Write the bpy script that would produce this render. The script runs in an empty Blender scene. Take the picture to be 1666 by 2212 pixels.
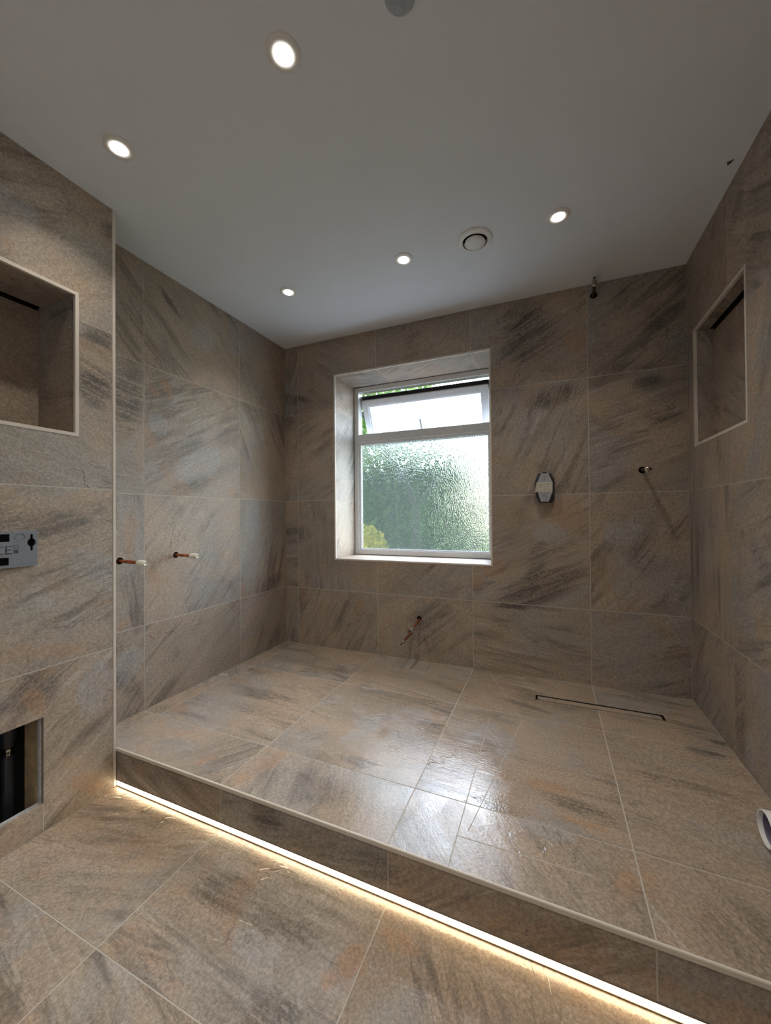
import bpy, bmesh, math, random
import numpy as np
from mathutils import Vector, Matrix

S = bpy.context.scene
C = S.collection
PI = math.pi

# ------------------------------------------------------------------ camera
F_PX = 837.03
CAM = Vector((1.7129, -2.2510, 1.0271))
YAW, PITCH, ROLL = 0.39823, 0.00878, -0.00805
fw = Vector((-math.sin(YAW) * math.cos(PITCH), math.cos(YAW) * math.cos(PITCH), math.sin(PITCH)))
rt = Vector((math.cos(YAW), math.sin(YAW), 0))
up = rt.cross(fw)
r2 = rt * math.cos(ROLL) + up * math.sin(ROLL)
u2 = -rt * math.sin(ROLL) + up * math.cos(ROLL)
camd = bpy.data.cameras.new('camera')
camd.sensor_fit = 'VERTICAL'
camd.sensor_height = 36.0
camd.lens = F_PX / 2212.0 * 36.0
camd.clip_start = 0.02
cam = bpy.data.objects.new('camera', camd)
C.objects.link(cam)
cam.matrix_world = Matrix(((r2.x, u2.x, -fw.x, CAM.x), (r2.y, u2.y, -fw.y, CAM.y), (r2.z, u2.z, -fw.z, CAM.z), (0, 0, 0, 1)))
S.camera = cam

# ------------------------------------------------------------------ view, world, daylight
S.view_settings.view_transform = 'Standard'
S.view_settings.look = 'None'
S.view_settings.gamma = 1.0
S.view_settings.use_curve_mapping = False
S.view_settings.exposure = -0.7
cy = S.cycles
cy.max_bounces = 7; cy.diffuse_bounces = 4; cy.glossy_bounces = 3; cy.transmission_bounces = 5; cy.transparent_max_bounces = 8
cy.use_adaptive_sampling = True; cy.adaptive_threshold = 0.07; cy.adaptive_min_samples = 12
LAMP_W = 2.55        # each recessed spot, watts
SKY = 3.3           # overcast sky strength
LED = 18.0          # emission of the strip diffuser
FILL_W = 4.6        # added unseen fill light behind the camera, standing in for a doorway

world = bpy.data.worlds.new('overcast_sky'); S.world = world
world.use_nodes = True
wn = world.node_tree.nodes; wl = world.node_tree.links
for n in list(wn): wn.remove(n)
wo = wn.new('ShaderNodeOutputWorld'); wb = wn.new('ShaderNodeBackground'); sk = wn.new('ShaderNodeTexSky')
sk.sky_type = 'NISHITA'; sk.sun_disc = False; sk.sun_elevation = math.radians(38); sk.sun_rotation = math.radians(8)
sk.dust_density = 1.5; sk.air_density = 1.1; sk.ozone_density = 1.0
hs_ = wn.new('ShaderNodeHueSaturation'); hs_.inputs['Saturation'].default_value = 0.6
wl.new(sk.outputs[0], hs_.inputs['Color'])
mx_ = wn.new('ShaderNodeMix'); mx_.data_type = 'RGBA'; mx_.blend_type = 'MULTIPLY'; mx_.inputs[0].default_value = 1.0
mx_.inputs[7].default_value = (0.88, 0.97, 1.13, 1)
wl.new(hs_.outputs[0], mx_.inputs[6]); wl.new(mx_.outputs[2], wb.inputs['Color'])
wb.inputs['Strength'].default_value = SKY
wl.new(wb.outputs[0], wo.inputs['Surface'])

def lamp(name, kind, loc, watts, color, rot=(0, 0, 0), **kw):
    l = bpy.data.lights.new(name, kind); l.energy = watts; l.color = color
    for k, v in kw.items(): setattr(l, k, v)
    o = bpy.data.objects.new(name, l); o.location = loc; o.rotation_euler = rot; C.objects.link(o)
    return o
portal = lamp('window_light_portal', 'AREA', (0.9055, 0.37, 1.353), 1.0, (1, 1, 1), (-PI / 2, 0, 0), shape='RECTANGLE', size=1.0, size_y=1.2)
portal.data.cycles.is_portal = True

lamp('doorway_light', 'AREA', (1.15, -3.10, 1.05), FILL_W, (0.93, 0.97, 1.0), (PI / 2, 0, 0), shape='RECTANGLE', size=0.85, size_y=1.95)  # fill panel added before the closed rear wall, out of view

# ------------------------------------------------------------------ room measures
W, H, HS = 2.330, 2.2134, 0.1467
XP = 0.1767                    # face of the partition on the left
YS, SLOPE = 1.2796, 0.01142    # step edge: depth from the window wall and its slight skew
YB = 3.15                      # wall behind the camera
ROWS = [0.5328, 1.1328, 1.7328]
JX = [0.1071, 0.7071, 1.3071, 1.9085]

# ------------------------------------------------------------------ material helpers
class M:
    def __init__(s, name):
        s.m = bpy.data.materials.new(name); s.m.use_nodes = True
        s.n = s.m.node_tree.nodes; s.l = s.m.node_tree.links
        s.b = s.n['Principled BSDF']; s.out = s.n['Material Output']
    def node(s, t, **kw):
        n = s.n.new(t)
        for k, v in kw.items(): setattr(n, k, v)
        return n
    def put(s, sock, v):
        if isinstance(v, bpy.types.NodeSocket): s.l.new(v, sock)
        elif v is not None: sock.default_value = v
    def math(s, op, a, b=None, c=None, clamp=False):
        n = s.node('ShaderNodeMath', operation=op, use_clamp=clamp)
        s.put(n.inputs[0], a)
        if b is not None: s.put(n.inputs[1], b)
        if c is not None: s.put(n.inputs[2], c)
        return n.outputs[0]
    def step(s, v, lo, hi, a=0.0, b=1.0):
        n = s.node('ShaderNodeMapRange', interpolation_type='SMOOTHSTEP')
        s.put(n.inputs['Value'], v); s.put(n.inputs['From Min'], lo); s.put(n.inputs['From Max'], hi)
        n.inputs['To Min'].default_value = a; n.inputs['To Max'].default_value = b
        return n.outputs[0]
    def noise(s, vec, scale, detail=4, rough=0.55, dist=0.0, sc=(1, 1, 1), off=(0, 0, 0)):
        mp = s.node('ShaderNodeMapping'); s.put(mp.inputs['Vector'], vec)
        mp.inputs['Scale'].default_value = sc; mp.inputs['Location'].default_value = off
        n = s.node('ShaderNodeTexNoise'); s.l.new(mp.outputs[0], n.inputs['Vector'])
        n.inputs['Scale'].default_value = scale; n.inputs['Detail'].default_value = detail
        n.inputs['Roughness'].default_value = rough; n.inputs['Distortion'].default_value = dist
        return n.outputs[0]
    def mix(s, f, a, b, mode='MIX'):
        n = s.node('ShaderNodeMix', data_type='RGBA', blend_type=mode)
        s.put(n.inputs[0], f); s.put(n.inputs[6], a); s.put(n.inputs[7], b)
        return n.outputs[2]
    def bump(s, h, strength, dist, normal=None):
        n = s.node('ShaderNodeBump'); s.put(n.inputs['Height'], h)
        n.inputs['Strength'].default_value = strength; n.inputs['Distance'].default_value = dist
        if normal is not None: s.l.new(normal, n.inputs['Normal'])
        return n.outputs[0]

def rgb(r, g, b): return (r, g, b, 1.0)

def plain(name, col, rough=0.5, metal=0.0, grain=0.12, gscale=60.0, bump=0.0, spec=0.5, alt=None, coord='Object'):
    m = M(name)
    tc = m.node('ShaderNodeTexCoord').outputs[coord]
    n = m.noise(tc, gscale, 4, 0.6)
    f = m.step(n, 0.3, 0.7)
    a = tuple(c * (1 - grain) for c in col); b = tuple(min(1, c * (1 + grain)) for c in col) if alt is None else alt
    m.put(m.b.inputs['Base Color'], m.mix(f, rgb(*a), rgb(*b)))
    m.put(m.b.inputs['Roughness'], m.math('MULTIPLY_ADD', n, 0.12, rough - 0.06))
    m.b.inputs['Metallic'].default_value = metal
    m.b.inputs['Specular IOR Level'].default_value = spec
    if bump: m.l.new(m.bump(n, 1.0, bump), m.b.inputs['Normal'])
    return m.m

def stone_material(name, tint=(1, 1, 1), gloss=0.50, film=0.0, spec=0.4):
    m = M(name)
    at = m.node('ShaderNodeAttribute', attribute_name='tc').outputs['Vector']
    fe = m.node('ShaderNodeAttribute', attribute_name='feat').outputs['Color']
    sep = m.node('ShaderNodeSeparateColor'); m.l.new(fe, sep.inputs[0])
    fR, fD, fG = sep.outputs[0], sep.outputs[1], sep.outputs[2]
    big = m.noise(at, 2.6, 4, 0.6, 0.5)
    big2 = m.noise(at, 2.1, 3, 0.62, 0.7, off=(13, 7, 3))
    warp = m.noise(at, 16, 4, 0.68, 0.2, off=(3, 9, 1))
    streak = m.noise(at, 5.0, 5, 0.66, 0.7, sc=(0.45, 3.6, 1), off=(5, 2, 8))
    streak2 = m.noise(at, 9.0, 5, 0.72, 0.5, sc=(0.35, 4.2, 1), off=(1, 6, 2))
    mid = m.noise(at, 125, 3, 0.6)
    fine = m.noise(at, 420, 1, 0.65)
    fleck = m.noise(at, 95, 2, 0.75, sc=(1, 1.7, 1), off=(2, 2, 5))
    # slate ledges: contour of a big noise
    led = m.noise(at, 2.3, 5, 0.60, 0.35, sc=(0.8, 1.5, 1), off=(21, 4, 6))
    ledm = m.step(m.noise(at, 3.1, 2, 0.5, off=(8, 8, 2)), 0.46, 0.58)
    d_led = m.math('ABSOLUTE', m.math('SUBTRACT', led, 0.5))
    line = m.math('MULTIPLY', m.step(d_led, 0.0, 0.006, 1.0, 0.0), ledm)
    terrace = m.math('MULTIPLY', m.step(led, 0.494, 0.506), ledm)
    # base colour
    taupe = rgb(0.320 * tint[0], 0.262 * tint[1], 0.206 * tint[2])
    tan = rgb(0.385 * tint[0], 0.300 * tint[1], 0.224 * tint[2])
    grey = rgb(0.305 * tint[0], 0.280 * tint[1], 0.252 * tint[2])
    darkc = rgb(0.105 * tint[0], 0.089 * tint[1], 0.074 * tint[2])
    rust = rgb(0.370 * tint[0], 0.215 * tint[1], 0.120 * tint[2])
    pale = rgb(0.50 * tint[0], 0.47 * tint[1], 0.425 * tint[2])
    col = m.mix(m.step(big, 0.38, 0.62), taupe, tan)
    col = m.mix(m.math('MULTIPLY', m.step(big2, 0.48, 0.62), 0.75), col, grey)
    smask = m.step(m.noise(at, 2.4, 3, 0.55, 0.3, off=(4, 19, 6)), 0.46, 0.60, 0.25, 1.0)
    col = m.mix(m.math('MULTIPLY', m.math('MULTIPLY', m.step(streak, 0.46, 0.64), smask), 0.62), col, darkc)
    col = m.mix(m.math('MULTIPLY', m.math('MULTIPLY', m.step(streak2, 0.54, 0.68), smask), 0.42), col, pale)
    # speckled dark areas
    dm = m.math('ADD', m.step(m.noise(at, 3.4, 2, 0.6, 0.4, off=(31, 2, 9)), 0.55, 0.70, 0, 0.7), fD)
    dsp = m.math('MULTIPLY', m.step(m.math('ADD', m.math('MULTIPLY', fleck, 0.42), m.math('MULTIPLY', streak2, 0.58)), 0.44, 0.56), dm)
    col = m.mix(m.math('MULTIPLY', dsp, 0.85, clamp=True), col, darkc)
    col = m.mix(m.math('MULTIPLY', m.step(m.math('ADD', fD, m.math('MULTIPLY', m.math('SUBTRACT', streak2, 0.5), 1.9)), 0.3, 1.3), 0.45), col, darkc)
    # grey authored areas and rust
    gm = m.step(m.math('ADD', fG, m.math('MULTIPLY', m.math('SUBTRACT', warp, 0.5), 1.1)), 0.35, 0.75)
    col = m.mix(m.math('MULTIPLY', gm, 0.45), col, rgb(0.36 * tint[0], 0.355 * tint[1], 0.35 * tint[2]))
    nr = m.step(m.math('ADD', m.noise(at, 3.7, 3, 0.66, 0.9, off=(17, 5, 12)), m.math('MULTIPLY', m.math('SUBTRACT', warp, 0.5), 0.25)), 0.56, 0.76, 0, 0.75)
    ar = m.step(m.math('ADD', fR, m.math('ADD', m.math('MULTIPLY', m.math('SUBTRACT', warp, 0.5), 1.0), m.math('MULTIPLY', m.math('SUBTRACT', streak2, 0.5), 1.2))), 0.22, 0.95)
    rm = m.math('MULTIPLY', m.math('MAXIMUM', nr, ar), m.step(mid, 0.25, 0.6, 0.55, 1.0))
    col = m.mix(m.math('MULTIPLY', rm, 0.56), col, rust)
    # ledge lines, grain
    col = m.mix(m.math('MULTIPLY', line, 0.38), col, darkc)
    g = m.step(mid, 0.30, 0.72, 0.78, 1.19)
    col = m.mix(1.0, col, m.comb(g) if hasattr(m, 'comb') else None, 'MULTIPLY') if False else col
    gn = m.node('ShaderNodeCombineColor')
    gg = m.math('MULTIPLY', g, m.step(fine, 0.28, 0.72, 0.86, 1.13))
    for i in range(3): m.l.new(gg, gn.inputs[i])
    col = m.mix(1.0, col, gn.outputs[0], 'MULTIPLY')
    m.put(m.b.inputs['Base Color'], col)
    ro = m.math('ADD', m.step(big2, 0.3, 0.7, gloss - 0.06, gloss + 0.08), m.math('MULTIPLY', dsp, 0.12))
    if film: ro = m.math('SUBTRACT', ro, m.math('MULTIPLY', m.step(m.noise(at, 4.2, 3, .55, .4, off=(44, 3, 8)), .49, .53), film))
    m.put(m.b.inputs['Roughness'], ro)
    m.b.inputs['Specular IOR Level'].default_value = spec
    h = m.math('MULTIPLY', mid, 0.55)
    h = m.math('ADD', h, m.math('MULTIPLY', m.math('MULTIPLY', streak2, smask), 1.3))
    h = m.math('ADD', h, m.math('MULTIPLY', terrace, 0.9))
    m.l.new(m.bump(h, 0.55, 0.0016), m.b.inputs['Normal'])
    return m.m

STONE = stone_material('slate_look_porcelain_tile')
STONE_FLOOR_LIT = stone_material('slate_look_porcelain_floor_tile', tint=(1.04, 1.02, 1.0), gloss=0.235, film=0.11, spec=0.62)  # same tile with a lightened tint, imitating stronger light on the floors
GROUT = plain('stone_grey_grout', (0.46, 0.415, 0.355), 0.8, grain=0.1, gscale=300)
BODY = plain('bare_porcelain_edge', (0.66, 0.60, 0.52), 0.42, grain=0.10, gscale=14, alt=(0.64, 0.57, 0.49))
PAINT = plain('matt_ceiling_paint', (0.77, 0.80, 0.84), 0.75, grain=0.012, gscale=5, bump=0.0003)
VOID = plain('dark_cavity', (0.012, 0.011, 0.010), 0.9)  # near-black colour puts the shade into holes, slots and gaps
UPVC = plain('white_window_plastic', (0.80, 0.81, 0.81), 0.28, grain=0.01)
RUBBER = plain('black_rubber_seal', (0.03, 0.03, 0.032), 0.6)
WHITE = plain('white_plastic', (0.78, 0.77, 0.75), 0.35, grain=0.02)
COPPER = plain('copper_pipe', (0.50, 0.17, 0.085), 0.38, metal=0.85, grain=0.35, gscale=45)
BRASS = plain('nickel_plated_brass', (0.55, 0.52, 0.46), 0.25, metal=1.0, grain=0.15)
STEEL = plain('brushed_steel', (0.50, 0.49, 0.46), 0.3, metal=1.0, grain=0.08)
CAPW = plain('ivory_pushfit_plastic', (0.80, 0.78, 0.68), 0.35, grain=0.03)
TIMBER = plain('pine_stud', (0.46, 0.33, 0.19), 0.7, grain=0.22, gscale=22)
BOARD = plain('plasterboard_edge', (0.42, 0.42, 0.42), 0.85, grain=0.2, gscale=70)

# ------------------------------------------------------------------ object helpers
def link(name, me, parent=None, kind=None, label=None, cat=None, group=None, mats=()):
    o = bpy.data.objects.new(name, me); C.objects.link(o)
    for mt in mats: me.materials.append(mt)
    if parent is not None: o.parent = parent
    if kind: o['kind'] = kind
    if label: o['label'] = label
    if cat: o['category'] = cat
    if group: o['group'] = group
    return o

def empty(name, loc, label, cat, group=None, kind=None):
    o = link(name, None, label=label, cat=cat, group=group, kind=kind); o.location = loc
    o.empty_display_size = 0.05
    return o

def smooth(me, ang=35):
    for p in me.polygons: p.use_smooth = True
    try: me.set_sharp_from_angle(angle=math.radians(ang))
    except Exception: pass

def bm_obj(name, bm, mat, parent=None, bevel=0.0, smooth_ang=None, **kw):
    bmesh.ops.recalc_face_normals(bm, faces=bm.faces)
    me = bpy.data.meshes.new(name)
    if bevel:
        bmesh.ops.bevel(bm, geom=bm.edges[:], offset=bevel, segments=2, affect='EDGES', clamp_overlap=True)
    bm.to_mesh(me); bm.free()
    if smooth_ang: smooth(me, smooth_ang)
    mats = mat if isinstance(mat, (list, tuple)) else [mat]
    return link(name, me, parent, mats=mats, **kw)

def add_box(bm, lo, hi):
    r = bmesh.ops.create_cube(bm, size=1.0)
    for v in r['verts']:
        v.co = Vector([lo[i] + (v.co[i] + 0.5) * (hi[i] - lo[i]) for i in range(3)])
    return r['verts']

def box(name, lo, hi, mat, parent=None, bevel=0.0, **kw):
    bm = bmesh.new(); add_box(bm, lo, hi)
    return bm_obj(name, bm, mat, parent, bevel, **kw)

def add_lathe(bm, p0, direction, prof, seg=32, close=False):
    """prof: (distance along direction, radius)"""
    d = Vector(direction).normalized()
    a = d.orthogonal().normalized(); b = d.cross(a)
    p0 = Vector(p0); rings = []
    for t, r in prof:
        if r < 1e-6: rings.append([bm.verts.new(p0 + d * t)])
        else: rings.append([bm.verts.new(p0 + d * t + (a * math.cos(2 * PI * k / seg) + b * math.sin(2 * PI * k / seg)) * r) for k in range(seg)])
    pairs = list(zip(rings[:-1], rings[1:]))
    if close: pairs.append((rings[-1], rings[0]))
    for R0, R1 in pairs:
        if len(R0) == 1 and len(R1) == 1: continue
        for k in range(seg):
            k2 = (k + 1) % seg
            if len(R0) == 1: bm.faces.new((R0[0], R1[k], R1[k2]))
            elif len(R1) == 1: bm.faces.new((R0[k], R0[k2], R1[0]))
            else: bm.faces.new((R0[k], R0[k2], R1[k2], R1[k]))

def lathe(name, p0, d, prof, mat, parent=None, seg=32, ang=40, close=False, **kw):
    bm = bmesh.new(); add_lathe(bm, p0, d, prof, seg, close)
    return bm_obj(name, bm, mat, parent, smooth_ang=ang, **kw)

def add_prism(bm, pts, depth):
    """pts: 3D outline; extruded by vector depth"""
    a = [bm.verts.new(Vector(p)) for p in pts]; b = [bm.verts.new(Vector(p) + Vector(depth)) for p in pts]
    n = len(pts)
    bm.faces.new(a); bm.faces.new(b[::-1])
    for i in range(n): bm.faces.new((a[i], a[(i + 1) % n], b[(i + 1) % n], b[i]))

def prism(name, pts, depth, mat, parent=None, bevel=0.0, **kw):
    bm = bmesh.new(); add_prism(bm, pts, depth)
    return bm_obj(name, bm, mat, parent, bevel, **kw)

def add_tube(bm, path, r, seg=14):
    path = [Vector(p) for p in path]; rings = []
    ref = None
    for i, p in enumerate(path):
        t = (path[min(i + 1, len(path) - 1)] - path[max(i - 1, 0)]).normalized()
        a = t.orthogonal().normalized() if ref is None else (ref - t * ref.dot(t)).normalized()
        ref = a; b = t.cross(a)
        rr = r[i] if isinstance(r, (list, tuple)) else r
        rings.append([bm.verts.new(p + (a * math.cos(2 * PI * k / seg) + b * math.sin(2 * PI * k / seg)) * rr) for k in range(seg)])
    for R0, R1 in zip(rings[:-1], rings[1:]):
        for k in range(seg): bm.faces.new((R0[k], R0[(k + 1) % seg], R1[(k + 1) % seg], R1[k]))
    bm.faces.new(rings[0]); bm.faces.new(rings[-1][::-1])

def tube(name, path, r, mat, parent=None, seg=14, **kw):
    bm = bmesh.new(); add_tube(bm, path, r, seg)
    return bm_obj(name, bm, mat, parent, smooth_ang=50, **kw)

# ------------------------------------------------------------------ tiled surfaces
GAP = 0.0034
def tiled(name, O, U, V, N, us, vs, rects=(), circles=(), feats=(), angles=None, seed=1, sub=0.014,
          mat=None, parent=None, kind='structure', warp=None, joints=True, lines=(), cup=0.03, skirt=0.010, spin=True):
    O, U, V, N = (np.array(q, float) for q in (O, U, V, N))
    P = []; FC = []; FM = []; TC = []
    rnd = random.Random(seed)
    circ = [(c[0], c[1], c[2], c[2] * 1.7) for c in circles]
    squares = [(c[0] - c[3], c[1] - c[3], c[0] + c[3], c[1] + c[3]) for c in circ]
    holes = list(rects) + squares
    def vert(u, v, dep, ci):
        P.append((u, v, dep)); TC.append(ci); return len(P) - 1
    cells = []
    for i in range(len(us) - 1):
        for j in range(len(vs) - 1):
            u0, u1, v0, v1 = us[i], us[i + 1], vs[j], vs[j + 1]
            ci = len(cells)
            ang = None
            if angles:
                for (cu, cv, a_) in angles:
                    if u0 <= cu <= u1 and v0 <= cv <= v1: ang = math.radians(a_)
            if ang is None: ang = rnd.choice([0.35, 0.6, -0.4, 1.2, 2.6, 0.9, 0.1]) + rnd.uniform(-.15, .15) if spin else 0.0
            cells.append((rnd.uniform(0, 60), rnd.uniform(0, 60), rnd.uniform(0, 60), ang))
            def br(a, b, k):
                s = {round(a, 5), round(b, 5)}
                n = max(1, int(math.ceil((b - a) / sub)))
                for q in range(1, n): s.add(round(a + (b - a) * q / n, 5))
                hs = set()
                for h in holes:
                    for e in (h[k], h[k + 2]):
                        if a < e < b: hs.add(round(e, 5))
                s = {x for x in s if all(abs(x - e) > sub * 0.25 for e in hs) or x in (round(a, 5), round(b, 5))} | hs
                return sorted(s)
            A = br(u0, u1, 0); B = br(v0, v1, 1)
            g = GAP / 2 if joints else 0
            def ins(x, a, b): return a + g if abs(x - a) < 1e-4 else (b - g if abs(x - b) < 1e-4 else x)
            keep = {}
            for p in range(len(A) - 1):
                for q in range(len(B) - 1):
                    mu, mv = (A[p] + A[p + 1]) / 2, (B[q] + B[q + 1]) / 2
                    if any(h[0] < mu < h[2] and h[1] < mv < h[3] for h in holes): continue
                    keep[p, q] = 1
            vid = {}
            def gv(p, q):
                if (p, q) not in vid: vid[p, q] = vert(ins(A[p], u0, u1), ins(B[q], v0, v1), 0.0, ci)
                return vid[p, q]
            for (p, q) in keep:
                FC.append((gv(p, q), gv(p + 1, q), gv(p + 1, q + 1), gv(p, q + 1))); FM.append(0)
                for (dp, dq, e0, e1) in ((-1, 0, (p, q), (p, q + 1)), (1, 0, (p + 1, q), (p + 1, q + 1)), (0, -1, (p, q), (p + 1, q)), (0, 1, (p, q + 1), (p + 1, q + 1))):
                    if (p + dp, q + dq) in keep: continue
                    inside = 0 <= p + dp < len(A) - 1 and 0 <= q + dq < len(B) - 1
                    a, b = gv(*e0), gv(*e1)
                    if inside:
                        mu = (A[p] + A[p + 1]) / 2; mv = (B[q] + B[q + 1]) / 2
                        if dp: mu = A[p] - 1e-3 if dp < 0 else A[p + 1] + 1e-3
                        if dq: mv = B[q] - 1e-3 if dq < 0 else B[q + 1] + 1e-3
                        if any(h[0] < mu < h[2] and h[1] < mv < h[3] for h in squares): continue
                        if not skirt: continue
                        c = vert(P[a][0], P[a][1], -skirt, ci); d = vert(P[b][0], P[b][1], -skirt, ci)
                        FC.append((a, b, d, c)); FM.append(0)
                    elif joints:
                        dep = -0.0005
                        c = vert(P[a][0], P[a][1], dep, ci); d = vert(P[b][0], P[b][1], dep, ci)
                        FC.append((a, b, d, c)); FM.append(0)
                        e = vert(A[e0[0]], B[e0[1]], dep, ci); f = vert(A[e1[0]], B[e1[1]], dep, ci)
                        FC.append((c, d, f, e)); FM.append(1)
            for (cu, cv, cr, hh) in circ:
                if not (u0 < cu < u1 and v0 < cv < v1): continue
                n = 32; ro = []; ri = []; rb = []
                for k in range(n):
                    t = 2 * PI * (k + 0.5) / n; cx, cy = math.cos(t), math.sin(t)
                    mx = max(abs(cx), abs(cy)); 
                    ro.append(vert(cu + cx / mx * hh, cv + cy / mx * hh, 0, ci))
                    ri.append(vert(cu + cx * cr, cv + cy * cr, 0, ci))
                    rb.append(vert(cu + cx * cr, cv + cy * cr, -cup, ci))
                # snap the outermost ring so that its corners meet the square
                cor = {}
                for k in range(n):
                    k2 = (k + 1) % n
                    FC.append((ro[k], ro[k2], ri[k2], ri[k])); FM.append(0)
                    FC.append((ri[k], ri[k2], rb[k2], rb[k])); FM.append(2)
                    a, b = P[ro[k]], P[ro[k2]]
                    du, dv = abs(abs(a[0] - cu) - hh) < 1e-6, abs(abs(a[1] - cv) - hh) < 1e-6
                    eu, ev = abs(abs(b[0] - cu) - hh) < 1e-6, abs(abs(b[1] - cv) - hh) < 1e-6
                    if (du and not eu) or (eu and not du):
                        cx = a[0] if du else b[0]; cy = a[1] if dv else b[1]
                        c = vert(cx, cy, 0, ci); FC.append((ro[k], c, ro[k2])); FM.append(0)
                c = vert(cu, cv, -cup, ci)
                for k in range(n): FC.append((rb[k], rb[(k + 1) % n], c)); FM.append(2)
    for ln in lines:      # raised bead of grout along a saw cut
        (a, b, w) = ln; a = np.array(a, float); b = np.array(b, float); t = (b - a) / np.linalg.norm(b - a); nn = np.array([-t[1], t[0]]) * w / 2
        ids = [vert(*(q), 0.00035, 0) for q in (a - nn, b - nn, b + nn, a + nn)]
        FC.append(tuple(ids)); FM.append(1)
    P = np.array(P); TC = np.array(TC)
    u, v, dep = P[:, 0].copy(), P[:, 1].copy(), P[:, 2]
    cell = np.array(cells)[TC]
    ca, sa = np.cos(cell[:, 3]), np.sin(cell[:, 3])
    tc = np.stack([u * ca + v * sa + cell[:, 0], -u * sa + v * ca + cell[:, 1], cell[:, 2] + dep], 1)
    feat = np.zeros((len(P), 4)); feat[:, 3] = 1
    for fdef in feats:
        fu, fv, ru, rv, an, ch, am = fdef
        a = math.radians(an); du, dv = u - fu, v - fv
        x = (du * math.cos(a) + dv * math.sin(a)) / ru; y = (-du * math.sin(a) + dv * math.cos(a)) / rv
        val = np.clip(1.25 * (1 - (x * x + y * y)), 0, 1) * am
        k = {'r': 0, 'd': 1, 'g': 2}[ch]
        feat[:, k] = np.maximum(feat[:, k], val)
    W3 = O[None] + u[:, None] * U[None] + v[:, None] * V[None] + dep[:, None] * N[None]
    if warp is not None: W3 = warp(W3)
    me = bpy.data.meshes.new(name)
    me.from_pydata(W3.tolist(), [], FC); me.update()
    nrm = np.zeros(len(me.polygons) * 3); me.polygons.foreach_get('normal', nrm); nrm = nrm.reshape(-1, 3)
    bad = [i for i in range(len(FC)) if nrm[i] @ N < -0.2]
    if bad:
        bm = bmesh.new(); bm.from_mesh(me); bm.faces.ensure_lookup_table()
        bmesh.ops.reverse_faces(bm, faces=[bm.faces[i] for i in bad]); bm.to_mesh(me); bm.free()
    me.polygons.foreach_set('material_index', FM)
    a1 = me.attributes.new('tc', 'FLOAT_VECTOR', 'POINT'); a1.data.foreach_set('vector', tc.ravel())
    a2 = me.attributes.new('feat', 'FLOAT_COLOR', 'POINT'); a2.data.foreach_set('color', feat.ravel())
    mt = mat or STONE
    return link(name, me, parent, kind=kind, mats=[mt, GROUT, VOID])

def frame_strips(name, O, U, V, N, r, w, mat, parent=None, proud=0.0012, kind=None, depth=0.010):
    """four mitred strips around the rectangle r=(u0,v0,u1,v1), width w, outside r"""
    O, U, V, N = (Vector(q) for q in (O, U, V, N))
    bm = bmesh.new(); u0, v0, u1, v1 = r
    q = lambda u, v, d: O + U * u + V * v + N * d
    ou = [(u0 - w, v0 - w), (u1 + w, v0 - w), (u1 + w, v1 + w), (u0 - w, v1 + w)]; inn = [(u0, v0), (u1, v0), (u1, v1), (u0, v1)]
    for k in range(4):
        k2 = (k + 1) % 4
        add_prism(bm, [q(*ou[k], proud), q(*ou[k2], proud), q(*inn[k2], proud), q(*inn[k], proud)], -N * (depth + proud))
    return bm_obj(name, bm, mat, parent, kind=kind)

# ------------------------------------------------------------------ structure
HB = [0, HS]
# window wall
WX0, WX1, WZ0, WZ1 = 0.404, 1.411, 0.743, 1.963
feats_far = [(1.62, 1.99, .20, .16, 30, 'd', .9), (1.85, 1.93, .07, .10, 20, 'r', .8), (1.75, 1.655, .17, .07, 10, 'd', 1.0), (2.17, 1.67, .08, .05, 0, 'd', 1.0),
             (2.23, 1.50, .11, .06, 0, 'd', 1.0), (1.95, 1.58, .10, .12, 60, 'r', .62), (1.80, 1.02, .16, .12, -30, 'r', .75), (1.50, 1.02, .20, .12, 20, 'r', .5),
             (1.67, .63, .30, .10, 25, 'd', 1.0), (1.42, .72, .10, .06, 30, 'r', .7), (1.72, .93, .13, .08, 0, 'g', .8), (1.97, .74, .10, .18, 0, 'r', .65), (2.06, .93, .14, .09, 0, 'g', .7),
             (1.33, .64, .05, .05, 0, 'r', 1.0), (.14, .49, .04, .07, 0, 'r', .8), (.58, .43, .04, .12, -15, 'r', .75), (.66, 2.19, .04, .04, 0, 'r', 1.0), (2.25, 1.97, .12, .12, 40, 'd', .7),
             (.04, 1.85, .05, .2, 80, 'd', .9), (.05, .9, .08, .2, 90, 'd', .7), (.30, .75, .14, .25, 90, 'd', .35), (1.2, .30, .2, .08, 20, 'r', .35), (2.0, .50, .10, .06, 10, 'r', .55), (1.8, .25, .3, .08, 5, 'r', .4)]
wall_far = tiled('wall_far', (0, 0, 0), (1, 0, 0), (0, 0, 1), (0, -1, 0), [0] + JX + [W], [HS] + ROWS + [H],
                 rects=[(WX0, WZ0, WX1, WZ1)], circles=[(.983, .400, .0145), (.927, .312, .0145), (2.142, 1.241, .0165), (1.940, 2.152, .0165)],
                 feats=feats_far, angles=[(1.6, 2.0, 28), (1.6, .9, 24), (2.1, 2.0, 35), (2.1, 1.5, 18), (2.1, .8, 55), (1.6, .3, -5), (2.1, .3, 20), (1, .3, 40), (.4, .3, 60), (.05, 1.9, 75), (.05, 1.5, 80), (.4, 1, 95)], seed=11)
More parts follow.
